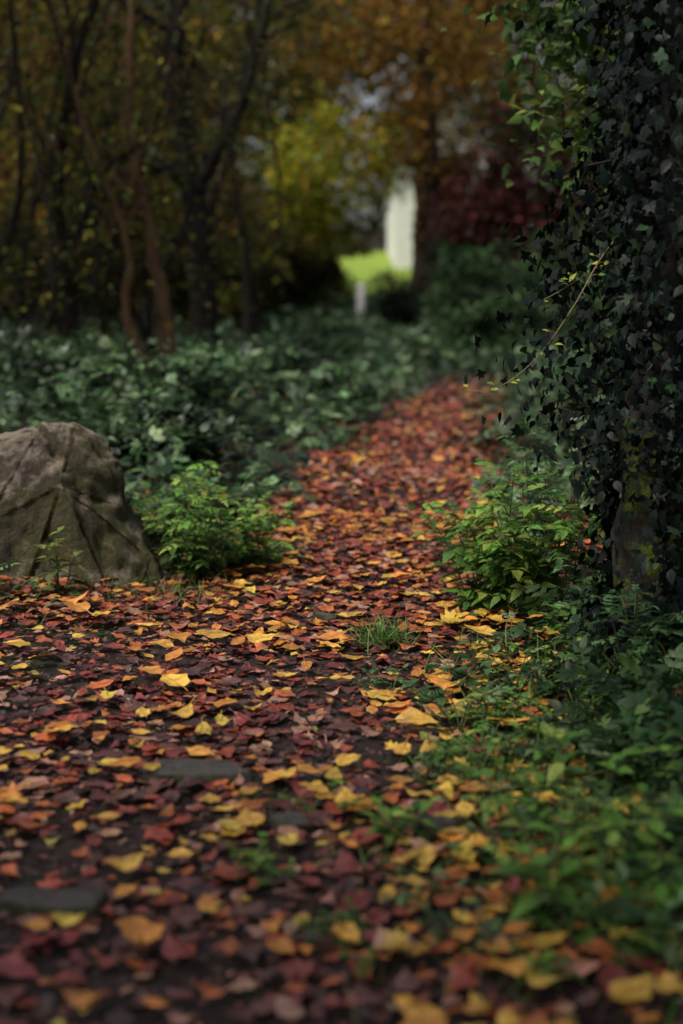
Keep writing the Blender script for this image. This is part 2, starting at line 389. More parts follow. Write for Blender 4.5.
def fcol(x,y,r):
    n=len(x); far=smooth((y-3.3)/2.4)[:,None]
    wn=np.array([.045,.035,.055,.15,.21,.12,.25,.16,.012]); wf=np.array([.04,.09,.19,.27,.21,.16,.05,.015,.0])
    W=wn*(1-far)+wf*far
    W*=1+.5*vn(x,y,2.1,5)[:,None]*np.array([1,1,.6,0,-.3,.6,-.6,-.8,.5])
    rightish=((x-PX(y))>.3)&(y<4.4); W[rightish]=W[rightish]*np.array([3.8,3.4,2.0,.8,.6,1,.8,.8,3])
    W/=W.sum(1,keepdims=True); c=np.cumsum(W,1); i=(r.uniform(0,1,(n,1))>c).sum(1).clip(0,8)
    col=np.array(PAL_F)[i]*r.uniform(.6,1.15,(n,1))*r.uniform(.9,1.1,(n,3)); return i,col
ci,cc=fcol(fx,fy,r); n=len(fx)
sc=np.clip(.041*np.exp(r.normal(0,.36,n)),.018,.08)*np.where(ci<2,1.2,1.0)
top=np.where(ci<2,.014,np.where(ci==2,.006,0))
pos=np.stack([fx,fy,H(fx,fy)+.014+r.uniform(0,.012,n)+top],1)
yaw=r.uniform(0,2*math.pi,n); d=np.stack([np.cos(yaw),np.sin(yaw),r.normal(0,.09,n)],1)
nr=np.stack([r.normal(0,.13,n),r.normal(0,.13,n),np.ones(n)],1)
pick=r.choice(len(GL),n,p=np.array([1]*17+[.4]*3)/18.2)
inview=(np.abs(fx)<fy*.235+.03)&(fy>1.95)
score=sc/fy*inview*np.where(ci<3,1.5,1)*np.where(ci>=6,.5,1); order=np.argsort(-score); ind=order[:300]; rest=order[300:]
names=['yellow','amber yellow','orange','rusty red','dark red','pale tan','dark brown','blackish brown','yellow green']
for q in ind:
    me=inst_mesh('fallen_leaf',GL,np.zeros((1,3)),d[q:q+1],nr[q:q+1],sc[q:q+1]*1.1,cc[q:q+1]*1.05,M_FALL,0,True,pick[q:q+1])
    if pick[q]<17: lab=f'{names[ci[q]]} oval fallen leaf lying on the damp ground'
    else: lab=f'{names[ci[q]]} lobed maple leaf lying on the damp ground'
    link('fallen_leaf',me,label=lab,category='leaf',group='fallen leaves on the path',loc=pos[q]+np.array([0,0,.006]))
link('leaf_litter',inst_mesh('leaf_litter',GL,pos[rest],d[rest],nr[rest],sc[rest],cc[rest],M_FALL,1,True,pick[rest]),kind='stuff',label='carpet of red, brown and yellow fallen leaves',category='fallen leaves')
n=16000; fx=r.uniform(-2,1.4,n); fy=r.uniform(1.5,6,n); yaw=r.uniform(0,6.28,n)
link('leaf_fragments',inst_mesh('leaf_fragments',GS,np.stack([fx,fy,H(fx,fy)+.014+r.uniform(0,.006,n)],1),np.stack([np.cos(yaw),np.sin(yaw),r.normal(0,.25,n)],1),np.stack([r.normal(0,.35,n),r.normal(0,.35,n),np.ones(n)],1),
   r.uniform(.008,.024,n),colpick(n,[(.10,.045,.03),(.20,.09,.05),(.05,.026,.02),(.30,.15,.09)],[3,2,3,1],r,.3),M_FALL,7),kind='stuff',label='broken leaf fragments scattered over wet soil',category='fallen leaves')
fx,fy=leaf_field(34000,(-2.6,3.4),(6.0,15),r)
ci,cc=fcol(fx,fy,r); n=len(fx); yaw=r.uniform(0,6.28,n)
link('distant_leaf_litter',inst_mesh('distant_leaf_litter',GS,np.stack([fx,fy,H(fx,fy)+.02+r.uniform(0,.02,n)],1),np.stack([np.cos(yaw),np.sin(yaw),r.normal(0,.18,n)],1),
    np.stack([r.normal(0,.25,n),r.normal(0,.25,n),np.ones(n)],1),r.uniform(.035,.085,n),cc,M_FALL,2),kind='stuff',label='rust coloured fallen leaves covering the footpath',category='fallen leaves')

# ------------------------------------------------------------------ rocks
def rock(name,pts,mat,label,amp,sub,bev,category,group=None,seed=0,crack=1.0):
    bm=bmesh.new(); c=np.mean(np.array(pts),0); c[2]=0
    for p in pts: bm.verts.new(Vector(np.array(p)-c))
    res=bmesh.ops.convex_hull(bm,input=bm.verts[:])
    bmesh.ops.delete(bm,geom=[e for e in res['geom_interior'] if isinstance(e,bmesh.types.BMVert)],context='VERTS')
    me=bpy.data.meshes.new(name); bm.to_mesh(me); bm.free()
    o=link(name,me,label=label,category=category,group=group,loc=c)
    md=o.modifiers.new('b','BEVEL'); md.width=bev; md.segments=3; md.limit_method='NONE'
    md=o.modifiers.new('t','TRIANGULATE')
    md=o.modifiers.new('s','SUBSURF'); md.subdivision_type='SIMPLE'; md.levels=sub; md.render_levels=sub
    if bev>.02:
        md=o.modifiers.new('sm','SMOOTH'); md.factor=.8; md.iterations=10
    dg=bpy.context.evaluated_depsgraph_get(); me2=bpy.data.meshes.new_from_object(o.evaluated_get(dg)); o.modifiers.clear(); o.data=me2
    me2.update()
    nn=[v.normal.copy() for v in me2.vertices]
    for v,nv in zip(me2.vertices,nn):
        p=v.co+Vector((seed,0,0)); a=noise.fractal(p*3,1,2,5)*amp+noise.fractal(p*12,1,2,4)*amp*.35
        rd=noise.noise(p*1.7+Vector((3,1,seed))); a+=amp*.55*smooth((rd+.03)/.06)*crack
        v.co+=nv*a
    me2.polygons.foreach_set('use_smooth',np.ones(len(me2.polygons),bool)); me2.materials.clear(); me2.materials.append(mat); me2.update(); return o
rock('boulder',[(-1.75,4.95,-.1),(-1.1,4.66,-.1),(-.74,4.80,-.1),(-.62,5.0,-.1),(-.72,5.5,-.1),(-1.7,5.5,-.1),
  (-1.7,5.0,.34),(-1.4,4.92,.43),(-1.2,4.98,.515),(-1.06,5.0,.56),(-.96,5.06,.545),(-.85,5.10,.43),(-.95,5.35,.50),(-1.5,5.35,.44),(-1.2,4.74,.26),(-.67,4.98,.09),(-.76,5.02,.27),(-.97,4.86,.37)],
  M_ROCK,'large brown olive boulder with mossy lichen patches beside path',.032,4,.045,'rock')
def flat_stone(x,y,a,b,h,seed,label):
    r=np.random.default_rng(seed); z=float(H(x,y)); pts=[]
    for k in range(9):
        t=k/9*6.283+r.uniform(-.2,.2); q=r.uniform(.8,1.1)
        pts.append((x+a*q*math.cos(t),y+b*q*math.sin(t),z-.04)); pts.append((x+a*.8*q*math.cos(t),y+b*.8*q*math.sin(t),z+h*r.uniform(.5,1)))
    rock('stone',pts,M_STONE,label,.010,3,.006,'stone','stones set in the path',seed,.5)
flat_stone(-.33,2.95,.15,.08,.046,1,'flat grey stone sunk in the leafy path')
flat_stone(-.5,2.33,.12,.07,.046,2,'dark flat stone among fallen leaves')
flat_stone(-.10,2.68,.07,.045,.045,3,'small grey stone sunk in the leafy path')
flat_stone(.19,2.62,.05,.04,.05,4,'small pale stone beside the green verge')
flat_stone(-.05,4.4,.05,.03,.055,5,'small rounded tan stone on the path')

# ------------------------------------------------------------------ herbs
PG=[(.13,.30,.05),(.10,.23,.04),(.20,.38,.065),(.07,.16,.035),(.28,.40,.08)]
PB=[(.08,.17,.06),(.05,.12,.042),(.13,.24,.09),(.03,.075,.028),(.22,.33,.16)]
def herb(label,x,y,ns,h,spread,ll,pal,seed,T=None,pairs=6,group=None,name='wild_plant',comp=True,z0=0,mat=None,lean=(0,0)):
    r=np.random.default_rng(seed); z=float(H(x,y))+z0; root=link(name,None,label=label,category='plant',group=group,loc=(x,y,z))
    mb=MB(); pos=[];D=[];NN=[];SC=[]
    for s in range(ns):
        a=r.uniform(0,6.283); hh=h*r.uniform(.5,1.05); sp=spread*r.uniform(.3,1)
        b=np.array([r.normal(0,spread*.18),r.normal(0,spread*.18),-.02]); t=np.array([math.cos(a)*sp+lean[0],math.sin(a)*sp+lean[1],hh])
        P=cat([b,b+np.array([t[0]*.25,t[1]*.25,hh*.45]),b+np.array([t[0]*.6,t[1]*.6,hh*.8]),b+t],4)
        mb.tube(P,np.linspace(.0035,.0012,len(P)),5)
        ph=r.uniform(0,3)
        for i in range(pairs):
            u=.2+.8*i/(pairs-1); j=min(int(u*(len(P)-1)),len(P)-2); p=P[j]+(P[j+1]-P[j])*(u*(len(P)-1)-j)
            ph+=1.57+r.normal(0,.2)
            for q in (0,math.pi):
                aa=ph+q+r.normal(0,.2); size=ll*(1.1-.45*u)*r.uniform(.75,1.15)
                dd=np.array([math.cos(aa),math.sin(aa),r.uniform(-.35,.45)]); pos.append(p);D.append(dd);NN.append(np.array([r.normal(0,.2),r.normal(0,.2),1.]));SC.append(size)
        pos.append(P[-1]);D.append(np.array([math.cos(a),math.sin(a),.6]));NN.append(np.array([0,0,1.]));SC.append(ll*.55)
    link('stem',mb.mesh('stem',M_STEM),root)
    pos=np.array(pos);n=len(pos)
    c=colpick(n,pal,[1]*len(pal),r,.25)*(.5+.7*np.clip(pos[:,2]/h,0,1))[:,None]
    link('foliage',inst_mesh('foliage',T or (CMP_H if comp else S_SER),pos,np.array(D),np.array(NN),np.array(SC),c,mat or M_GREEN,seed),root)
    return root
herb('leafy green wild plant with toothed leaves beside path',.60,4.45,16,.48,.26,.13,PG,21,pairs=6,lean=(-.04,-.04))
herb('bushy green wild plant with toothed leaves beside path',.47,4.5,14,.36,.20,.115,PG,22,pairs=6,lean=(-.04,0))
herb('tall dark leafed wild plant beside ivy',.68,4.75,8,.60,.14,.09,PB,23,pairs=8)
herb('tall dark leafed wild plant beside ivy',.72,4.3,7,.42,.12,.08,PB,36,pairs=7)
herb('dark leafed plant at the foot of the ivy',.76,3.62,8,.26,.14,.08,PB,37,pairs=5)
herb('green ferny plant growing beside the boulder',-.52,5.1,16,.34,.28,.12,PG,24,pairs=5)
herb('green ferny plant growing beside the boulder',-.34,5.2,11,.22,.22,.11,PG,25,pairs=5)
herb('green ferny plant growing behind the boulder',-.64,5.5,12,.38,.2,.12,PG,26,pairs=5)
herb('green ferny plant growing behind the boulder',-.45,5.9,12,.30,.26,.12,PB,29,pairs=5)
herb('small sapling with rounded leaves in front of boulder',-.92,4.58,4,.30,.06,.075,[(.28,.32,.08),(.18,.26,.07)],27,pairs=4,comp=False)
herb('small dark plant at the foot of boulder',-1.15,4.55,7,.14,.15,.07,PB,28,pairs=4)
rr=np.random.default_rng(77)
spots=[(.25,3.55),(.36,3.3),(.12,3.7),(.42,2.95),(.30,2.75),(.55,3.25),(.62,2.85),(.50,2.5),(.65,2.45),(.35,2.3),(.18,2.95),(.66,3.5),(.75,3.2),(.58,3.75),(.15,2.35),(.22,3.15),(.47,3.55),(-.02,2.75),(.6,2.15),(.03,2.2),(.48,4.0),(.72,3.9),(.8,2.7),(.3,2.05),(.56,3.0),(.7,2.65),(.44,2.7),(.56,2.3),(.85,3.5),(.62,3.1),(.38,3.7),(-.15,2.45),(.68,2.25),(.5,2.75),(.75,2.9),(.33,3.1),(.26,2.5),(.45,2.35),(.4,3.45),(.3,2.9),(.46,3.1),(.36,2.6),(.5,2.15),(.42,2.15),(.28,3.35),(.1,2.55),(.2,2.15)]
for i,(x,y) in enumerate(spots):
    big=.9 if x<.35 else 1.3
    herb('low green weed growing among fallen leaves',x,y,int(rr.integers(6,10)),.10*big*rr.uniform(.8,1.4),.10*big,(.05 if i%3 else .065)*big,PG if i%2 else PB,200+i,pairs=3,comp=bool(i%3),group='low weeds on the verge')

def bushmass(name,label,cl,leafs,size,pal,seed,T=CMP,mat=None,kind='stuff',category='undergrowth',parent=None,origin=(0,0,0)):
    r=np.random.default_rng(seed); cl=np.array(cl); w=cl[:,3]**2; i=r.choice(len(cl),leafs,p=w/w.sum())
    u=nrmz(r.normal(0,1,(leafs,3))); u[:,2]=np.abs(u[:,2]); k=r.uniform(.6,1.05,(leafs,1))
    pos=cl[i,:3]+u*k*np.stack([cl[i,3],cl[i,3],cl[i,4]],1)
    d=u*np.array([1,1,.3])+r.normal(0,.45,(leafs,3)); nr=u+np.array([0,0,.9])+r.normal(0,.3,(leafs,3))
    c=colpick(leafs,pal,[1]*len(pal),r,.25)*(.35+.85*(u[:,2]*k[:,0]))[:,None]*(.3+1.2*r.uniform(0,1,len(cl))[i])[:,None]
    me=inst_mesh(name,T,pos-np.array(origin),d,nr,size*r.uniform(.5,1.3,leafs),c,mat or M_GREEN,seed)
    if parent is not None: return link(name,me,parent)
    return link(name,me,kind=kind,label=label,category=category)
cl=[]
r=np.random.default_rng(31)
for _ in range(1150):
    y=5.6+25*r.uniform(0,1)**1.15; off=r.uniform(.58,.58+2.4+y*.24); x=float(PX(y))-off
    if y>15: x=r.uniform(-6.5,3.0)
    rx=r.uniform(.10,.30)*(1+.025*y); hh=r.uniform(.07,.42)*(.6+min(off-.4,1.2)*.8)
    if x>-2.3 and x<-.3 and y<7: hh*=.8
    if y>12 and x<-.2: hh*=.75
    if y>15 and x>-.2: hh=min(hh,.3)
    cl.append((x,y,float(H(x,y)),rx,hh))
for _ in range(70):
    x=r.uniform(-1.5,2.2); y=r.uniform(30.6,32.6); cl.append((x,y,float(H(x,y)),.5,r.uniform(.4,.6)))
for _ in range(80):
    x=r.uniform(.3,2.2); y=r.uniform(13.6,18); 
    if abs(x-float(PX(y)))<.22 and y<14.4: continue
    cl.append((x,y,float(H(x,y)),.3,r.uniform(.2,.42)))
for _ in range(30):
    x=r.uniform(-3.2,-.4); y=r.uniform(7,11.5); cl.append((x,y,float(H(x,y)),r.uniform(.2,.4),r.uniform(.35,.68)))
for _ in range(34):
    y=r.uniform(8.5,13.5); x=float(PX(y))-r.uniform(.5,.9); cl.append((x,y,float(H(x,y)),.20,r.uniform(.2,.36)))
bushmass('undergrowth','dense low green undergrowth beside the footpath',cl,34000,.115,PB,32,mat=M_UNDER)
cl=[]
for _ in range(280):
    y=r.uniform(5,20); off=r.uniform(.46,2.6); x=float(PX(y))+off; rx=r.uniform(.14,.34); hh=r.uniform(.1,.34)*(.7+min(off-.4,1.5)*1.3)
    cl.append((x,y,float(H(x,y)),rx,hh))
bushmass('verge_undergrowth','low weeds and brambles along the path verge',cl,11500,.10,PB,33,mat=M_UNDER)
cl=[(float(xx),float(yy),float(H(xx,yy)),.16,r.uniform(.1,.2)) for xx,yy in zip(r.uniform(.64,1.3,56),r.uniform(1.9,4.2,56))]
bushmass('verge_weeds','dark green weeds at the foot of the ivy',cl,3400,.07,[(.035,.085,.028),(.022,.052,.02),(.07,.14,.04)],34)
gx=[];gy=[];gs=[]
for cx,cy,k,s,q in [(.13,4.15,190,.035,1.3),(-.62,4.72,90,.10,1),(-.45,4.75,60,.08,1),(.3,3.0,160,.08,1),(.55,2.6,300,.14,1.2),(.75,3.0,300,.2,1.4),(.7,3.6,240,.2,1.4),(.1,2.5,90,.08,1),(-.15,2.75,60,.06,.8),(.35,3.9,90,.07,1),(.35,2.2,180,.12,1),(-.9,5.0,40,.1,1),(.85,4.1,180,.12,1.4),(-1.1,4.4,60,.12,1),(.6,2.2,240,.15,1.2),(.45,3.3,180,.1,1.1),(.42,2.85,180,.1,1)]:
    gx+=list(r.normal(cx,s,k)); gy+=list(r.normal(cy,s,k)); gs+=[q]*k
gx=np.array(gx);gy=np.array(gy);n=len(gx); yaw=r.uniform(0,6.28,n)
link('grass',inst_mesh('grass',BLD,np.stack([gx,gy,H(gx,gy)],1),np.stack([np.cos(yaw),np.sin(yaw),np.zeros(n)],1),np.stack([r.normal(0,.4,n),r.normal(0,.4,n),np.ones(n)],1),r.uniform(.04,.10,n)*np.array(gs),colpick(n,[(.10,.22,.04),(.15,.25,.06),(.2,.2,.08)],[3,2,.6],r),M_GREEN,35),kind='stuff',label='tufts of grass growing along the path edge',category='grass')

# ------------------------------------------------------------------ ivy covered trunk
root=link('ivy_covered_tree',None,label='mossy tree trunk thickly covered in dark ivy',category='tree',loc=(.95,3.9,float(H(.95,3.9))))
mb=MB(); r=np.random.default_rng(41)
P=cat([(-.05,0,-.1),(-.04,0,.5),(0,.05,1.2),(.08,.1,2.0),(.12,.1,3.2),(.2,.2,5)],6); mb.tube(P,np.linspace(.15,.09,len(P))*(1+.1*np.sin(np.arange(len(P))*2.1)),18)
tips=[]
for q in range(22):
    a=r.uniform(-1.5,1.5); z=r.uniform(1.0,2.6); ln=.42
    if q<13: a=r.uniform(2.3,4.2); z=r.uniform(.9,2.4); ln=.12+.28*max(0,z-1.0)/1.1
    p0=np.array([.03,.08,z]); dv=np.array([math.cos(a)*ln,math.sin(a)*.5,.25]); Pq=cat([p0,p0+dv*.5,p0+dv+np.array([0,0,-.05])],4)
    grow(mb,Pq,np.linspace(.02,.006,len(Pq)),1,5,.26,tips,r,5)
link('trunk',mb.mesh('trunk',M_BARK_M),root)
n=15500; z=3.8*r.uniform(0,1,n)**1.15; a=r.uniform(0,6.283,n)
bul=1+.45*np.sin(z*3.1+a*2)+.35*np.sin(a*3+z*5.3+1)
rad=.15+np.abs(r.normal(0,.05,n))*bul+.17*smooth((z-.35)/.5)*r.uniform(0,1,n)*bul
bare=(z<.42)&(z>.12)&(np.cos(a-3.45)>.72)&(r.uniform(0,1,n)<.85); 
kk=~bare; z,a,rad=z[kk],a[kk],rad[kk]; n=len(z)
px=np.interp(z,P[:,2],P[:,0]); py=np.interp(z,P[:,2],P[:,1])
pos=np.stack([px+rad*np.cos(a)*1.0,py+rad*np.sin(a)*1.2,z],1); outv=np.stack([np.cos(a),np.sin(a),np.zeros(n)],1)
TP=np.array([t[0] for t in tips]); k2=4200; i2=r.integers(0,len(TP),k2); p2=TP[i2]+r.normal(0,.09,(k2,3)); p2[:,2]-=np.abs(r.normal(0,.14,k2))
pos=np.concatenate([pos,p2]); outv=np.concatenate([outv,nrmz(p2*np.array([1,1,0])+1e-6)]); n=len(pos)
d=outv*.35+np.array([0,0,-1])+r.normal(0,.6,(n,3)); nr=outv+np.array([0,0,.35])+r.normal(0,.5,(n,3))
PI=[(.003,.007,.006),(.005,.011,.008),(.009,.019,.012),(.028,.055,.028)]  # dark ivy greens, darkened further in the palette to stand in for canopy shade
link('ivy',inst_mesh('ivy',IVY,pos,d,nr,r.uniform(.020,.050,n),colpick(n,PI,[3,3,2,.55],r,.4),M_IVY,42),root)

def shoot(label,pts,rad,leaf,seed,nl,pal,mat=None):
    r=np.random.default_rng(seed); o=np.array(pts[0]); root=link('bramble_shoot',None,label=label,category='plant',group='arching bramble shoots',loc=o)
    P=cat(np.array(pts)-o,8); mb=MB(); mb.tube(P,np.linspace(rad,rad*.5,len(P)),6)
    pos=[];D=[]
    for q in range(nl):
        i=int(r.uniform(.15,1)*(len(P)-1)); tg=r.normal(0,1,3); tg[2]=.35; e=P[i]+nrmz(tg)*.022; mb.tube([P[i],(P[i]+e)/2+np.array([0,0,.003]),e],[.001]*3,4); pos.append(e);D.append(tg)
    link('stem',mb.mesh('stem',mat or M_TWIG),root); n=len(pos)
    link('foliage',inst_mesh('foliage',S_SER,np.array(pos),np.array(D),r.normal(0,.2,(n,3))+np.array([-.3,-.6,1]),leaf*r.uniform(.6,1.2,n),colpick(n,pal,[1]*len(pal),r),M_GREEN,seed),root)
PY=[(.42,.46,.08),(.32,.42,.08),(.22,.34,.07)]
shoot('thin arching bramble shoot with few small leaves',[(.80,4.0,1.24),(.70,3.9,1.13),(.62,3.85,1.0),(.53,3.85,.87),(.43,3.85,.79),(.34,3.85,.775)],.0023,.026,51,14,PY)
shoot('short thin bramble shoot with yellow green leaves',[(.82,4.1,1.14),(.70,4.0,1.10),(.62,4.0,1.05),(.53,4.0,1.0)],.0019,.028,52,12,PY)

# ------------------------------------------------------------------ shrubs
def shrub(label,x,y,rx,hz,nl,size,pal,seed,T=S_LOW,bark=None,group=None,name='shrub',mat=None,zb=.1):
    r=np.random.default_rng(seed); z=float(H(x,y)); root=link(name,None,label=label,category='shrub',group=group,loc=(x,y,z))
    mb=MB()
    for q in range(9):
        a=r.uniform(0,6.28); e=np.array([math.cos(a)*rx*.7,math.sin(a)*rx*.7,hz*r.uniform(.6,.95)])
        Pq=cat([(0,0,-.05),e*np.array([.3,.3,.5]),e],4); mb.tube(Pq,np.linspace(.02,.005,len(Pq)),5)
    link('stem',mb.mesh('stem',bark or M_BARK_D),root)
    K=30; c=nrmz(r.normal(0,1,(K,3)))*r.uniform(.4,.95,(K,1)); cl=np.stack([c[:,0]*rx,c[:,1]*rx,np.maximum(zb,hz*(.5+.45*c[:,2])-hz*.12),np.full(K,rx*.42)*r.uniform(.5,1.3,K),np.full(K,hz*.22)*r.uniform(.6,1.2,K)],1)
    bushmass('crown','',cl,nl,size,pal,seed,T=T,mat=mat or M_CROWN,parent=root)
    return root
PD=[(.015,.032,.014),(.022,.048,.019),(.034,.068,.024),(.048,.08,.03)]
PM=[(.05,.11,.04),(.08,.16,.055),(.035,.08,.03),(.12,.19,.08)]
shrub('dark evergreen shrub crowding the path',1.56,5.6,.56,2.3,4800,.07,PD,61,mat=M_IVY,group='dark shrubs along the path')
shrub('dark evergreen shrub crowding the path',1.92,7.4,.62,2.5,4200,.08,PD,62,mat=M_IVY,group='dark shrubs along the path')
shrub('grey green shrub beside the path',2.2,9.6,.75,1.6,3400,.09,PM,63,group='dark shrubs along the path')
shrub('grey green shrub beside the path',2.3,11.9,.72,1.5,3400,.09,PM,64,group='dark shrubs along the path')
shrub('grey green shrub beside the path',3.1,15.6,.9,1.9,3000,.1,PM,65,group='dark shrubs along the path')
shrub('dark green shrub beside the path',3.6,13.0,1.0,2.4,3600,.1,PD,66,group='dark shrubs along the path')
shrub('grey green shrub beyond the path bend',2.0,21,.7,1.6,3000,.1,PM,160,group='dark shrubs along the path')
shrub('grey green shrub beyond the path bend',2.9,22,.9,1.9,3000,.1,PM,161,group='dark shrubs along the path')
shrub('grey green shrub beyond the path bend',1.75,17,.6,1.05,2600,.1,PM,162,group='dark shrubs along the path')
shrub('dark rounded yew bush at the lawn edge',.93,23.5,.46,1.3,4200,.07,[(.008,.016,.009),(.012,.022,.012)],67)
for i,(x,y,rx,hz) in enumerate([(-1.1,9.2,.45,.6),(-2.1,10.0,.5,.65),(-.5,12.2,.4,.5),(-.2,15.5,.5,.5),(-2.9,9.0,.5,.7),(-.9,7.3,.35,.5),(-.05,10.6,.3,.4)]):
    shrub('low bramble bush in the undergrowth',x,y,rx,hz,1900,.07,PM if i%2 else PB,180+i,group='low bramble bushes',mat=M_UNDER)
RED=[(.085,.016,.018),(.055,.014,.015),(.12,.028,.024),(.045,.035,.02)]
shrub('dark red leaved shrub in front of house',2.85,25,1.15,4.2,4800,.13,RED,68,zb=1.6)
shrub('dark red leaved shrub in front of house',3.9,24.5,1.0,3.6,3800,.13,RED,69,zb=1.2)
shrub('dark green shrub below the red shrub',2.15,27,.7,2.4,4200,.12,PD,163)
shrub('dark green shrub below the red shrub',3.6,28,1.4,2.6,4600,.13,PD,164)
shrub('tall russet shrub screening the house',2.2,33,.5,5.0,6500,.13,[(.10,.06,.02),(.06,.05,.018),(.15,.07,.02)],167)
shrub('tall dark green shrub against the house',3.95,40,1.3,6.2,7500,.2,PD,165)
shrub('tall dark green shrub against the house',6.6,40,2.0,6.4,7500,.2,PD,166)
r=np.random.default_rng(171)
OL=[(.09,.10,.022),(.15,.15,.028),(.055,.08,.02),(.20,.19,.03),(.10,.07,.02)]
for i,(x,y,rx,hz) in enumerate([(-1.9,23,1.0,1.9),(-3.6,22,1.2,2.3),(-5.2,21,1.2,2.3),(-2.9,27,1.2,2.8),(-1.3,28.5,.75,2.0),(-4.8,28,1.5,3.0),(-6.8,26,1.6,3.0),(-2.1,34,1.3,3.0),(-4.2,34,1.8,4),(-6.8,34,2,4.4),(-9.5,33,2.2,4.4),(-.75,31.2,.75,1.9),(-12.5,36,2.4,5),(-.35,36,.9,2.2)]):
    shrub('olive brown understory bush among tree trunks',x,y,rx,hz,3600,.14,OL,600+i,group='understory bushes')

# ------------------------------------------------------------------ trees
AUT=[(.10,.085,.023),(.18,.145,.023),(.09,.12,.023),(.06,.085,.02),(.30,.25,.03),(.085,.05,.018)]
AUTW=[3,2,3,3,1.2,1.6]
YEL=[(.58,.50,.035),(.44,.45,.035),(.55,.32,.03),(.22,.31,.03),(.10,.14,.02)]
ORG=[(.30,.15,.022),(.20,.095,.02),(.36,.24,.03),(.10,.07,.02)]
tree('dark forked tree trunk with bare limbs',(-1.5,15.9),[([(-1.5,15.9,0),(-1.52,15.9,.78),(-1.62,15.9,1.85),(-1.8,15.9,2.9),(-1.7,15.9,3.95),(-1.6,15.8,6)],.17,.06),
   ([(-1.62,15.9,1.8),(-1.4,15.8,2.15),(-1.07,15.8,2.8),(-.82,15.7,3.6),(-.5,15.6,5)],.085,.04)],M_BARK_D,700,.25,.08,AUT,AUTW,71,depth=2,nch=8,L=1.5,tmin=.3)
tree('slender brown tree trunk leaning back',(-1.47,12.6),[([(-1.47,12.6,0),(-1.60,12.6,.93),(-1.69,12.6,1.45),(-1.81,12.6,2.15),(-1.76,12.6,3.4),(-1.6,12.8,5.5)],.07,.018)],M_BARK_B,300,.2,.07,AUT,AUTW,72,depth=2,nch=6,L=1.2,tmin=.3)
tree('thin crooked brown tree trunk',(-1.62,12.3),[([(-1.62,12.3,0),(-1.84,12.3,.6),(-1.80,12.3,1.1),(-1.95,12.3,1.6),(-2.25,12.3,2.5),(-2.45,12.3,3.6),(-2.5,12.3,5)],.042,.014)],M_BARK_B,300,.2,.07,AUT,AUTW,73,depth=2,nch=6,L=1.2,tmin=.3)
tree('thin curving brown sapling trunk',(-1.95,12.9),[([(-1.95,12.9,0),(-1.88,12.9,.8),(-2.0,12.9,1.3),(-1.85,12.9,1.9),(-1.6,12.9,2.3),(-1.5,12.9,3),(-1.2,12.9,4.5)],.026,.010)],M_BARK_D,200,.2,.07,AUT,AUTW,173,depth=2,nch=5,L=1.0,tmin=.3)
tree('thin dark upright tree trunk',(-2.35,12.6),[([(-2.35,12.6,0),(-2.4,12.6,.83),(-2.46,12.6,1.7),(-2.3,12.5,2.6),(-2.0,12.5,3.6),(-1.9,12.4,5.5)],.075,.03),
   ([(-2.42,12.6,1.0),(-2.2,12.5,1.5),(-1.95,12.4,1.9),(-1.75,12.4,2.0)],.035,.012)],M_BARK_D,500,.2,.07,AUT,AUTW,74,depth=2,nch=6,L=1.2,tmin=.25)
tree('thin dark tree with curved stem',(-1.15,18),[([(-1.15,18,0),(-1.2,18,1.2),(-1.35,18,2.6),(-1.0,18,4.2),(-.8,18,6)],.06,.03)],M_BARK_D,800,.25,.09,AUT,AUTW,75,depth=2,nch=5,L=1.3)
for i,(x0,y0,x1,z1,x2,z2,rb) in enumerate([(-2.9,12.8,-2.5,.6,-1.9,1.0,.04),(-3.1,14,-2.8,2,-2.0,4.2,.04),(-2.7,14.5,-3.1,1.5,-2.6,4.5,.04),(-2.0,15.2,-2.5,1.8,-2.3,4.6,.045),(-2.2,17,-1.7,2,-2.2,5,.05),(-1.9,14.2,-1.5,1.6,-1.9,4.4,.03),(-.95,16.5,-.7,1.5,-1.1,4.0,.025),(-2.6,11.6,-3.0,1.2,-2.7,4,.03),(-3.0,12.2,-2.7,1.6,-2.9,4.4,.05),(-2.15,13.6,-2.3,1.4,-1.4,3.9,.03),(-2.2,11.8,-2.0,.9,-2.5,3.8,.022),(-1.2,14.5,-1.35,1.4,-.9,3.6,.022),(-2.5,10.9,-2.2,.7,-2.45,2.6,.018),(-1.7,13.7,-2.1,1.1,-1.5,3.2,.02)]):
    tree('thin leaning sapling in the tangled undergrowth',(x0,y0),[([(x0,y0,0),((x0*2+x1)/3-.1,y0,z1*.5),(x1,y0,z1),((x1+x2)/2+.1,y0,(z1+z2)/2),(x2,y0,z2)],rb,.010)],M_BARK_D,180,.2,.07,AUT,AUTW,900+i,depth=2,nch=8,L=1.1,group='thin tangled saplings',tmin=.15)
r=np.random.default_rng(81)
k=0
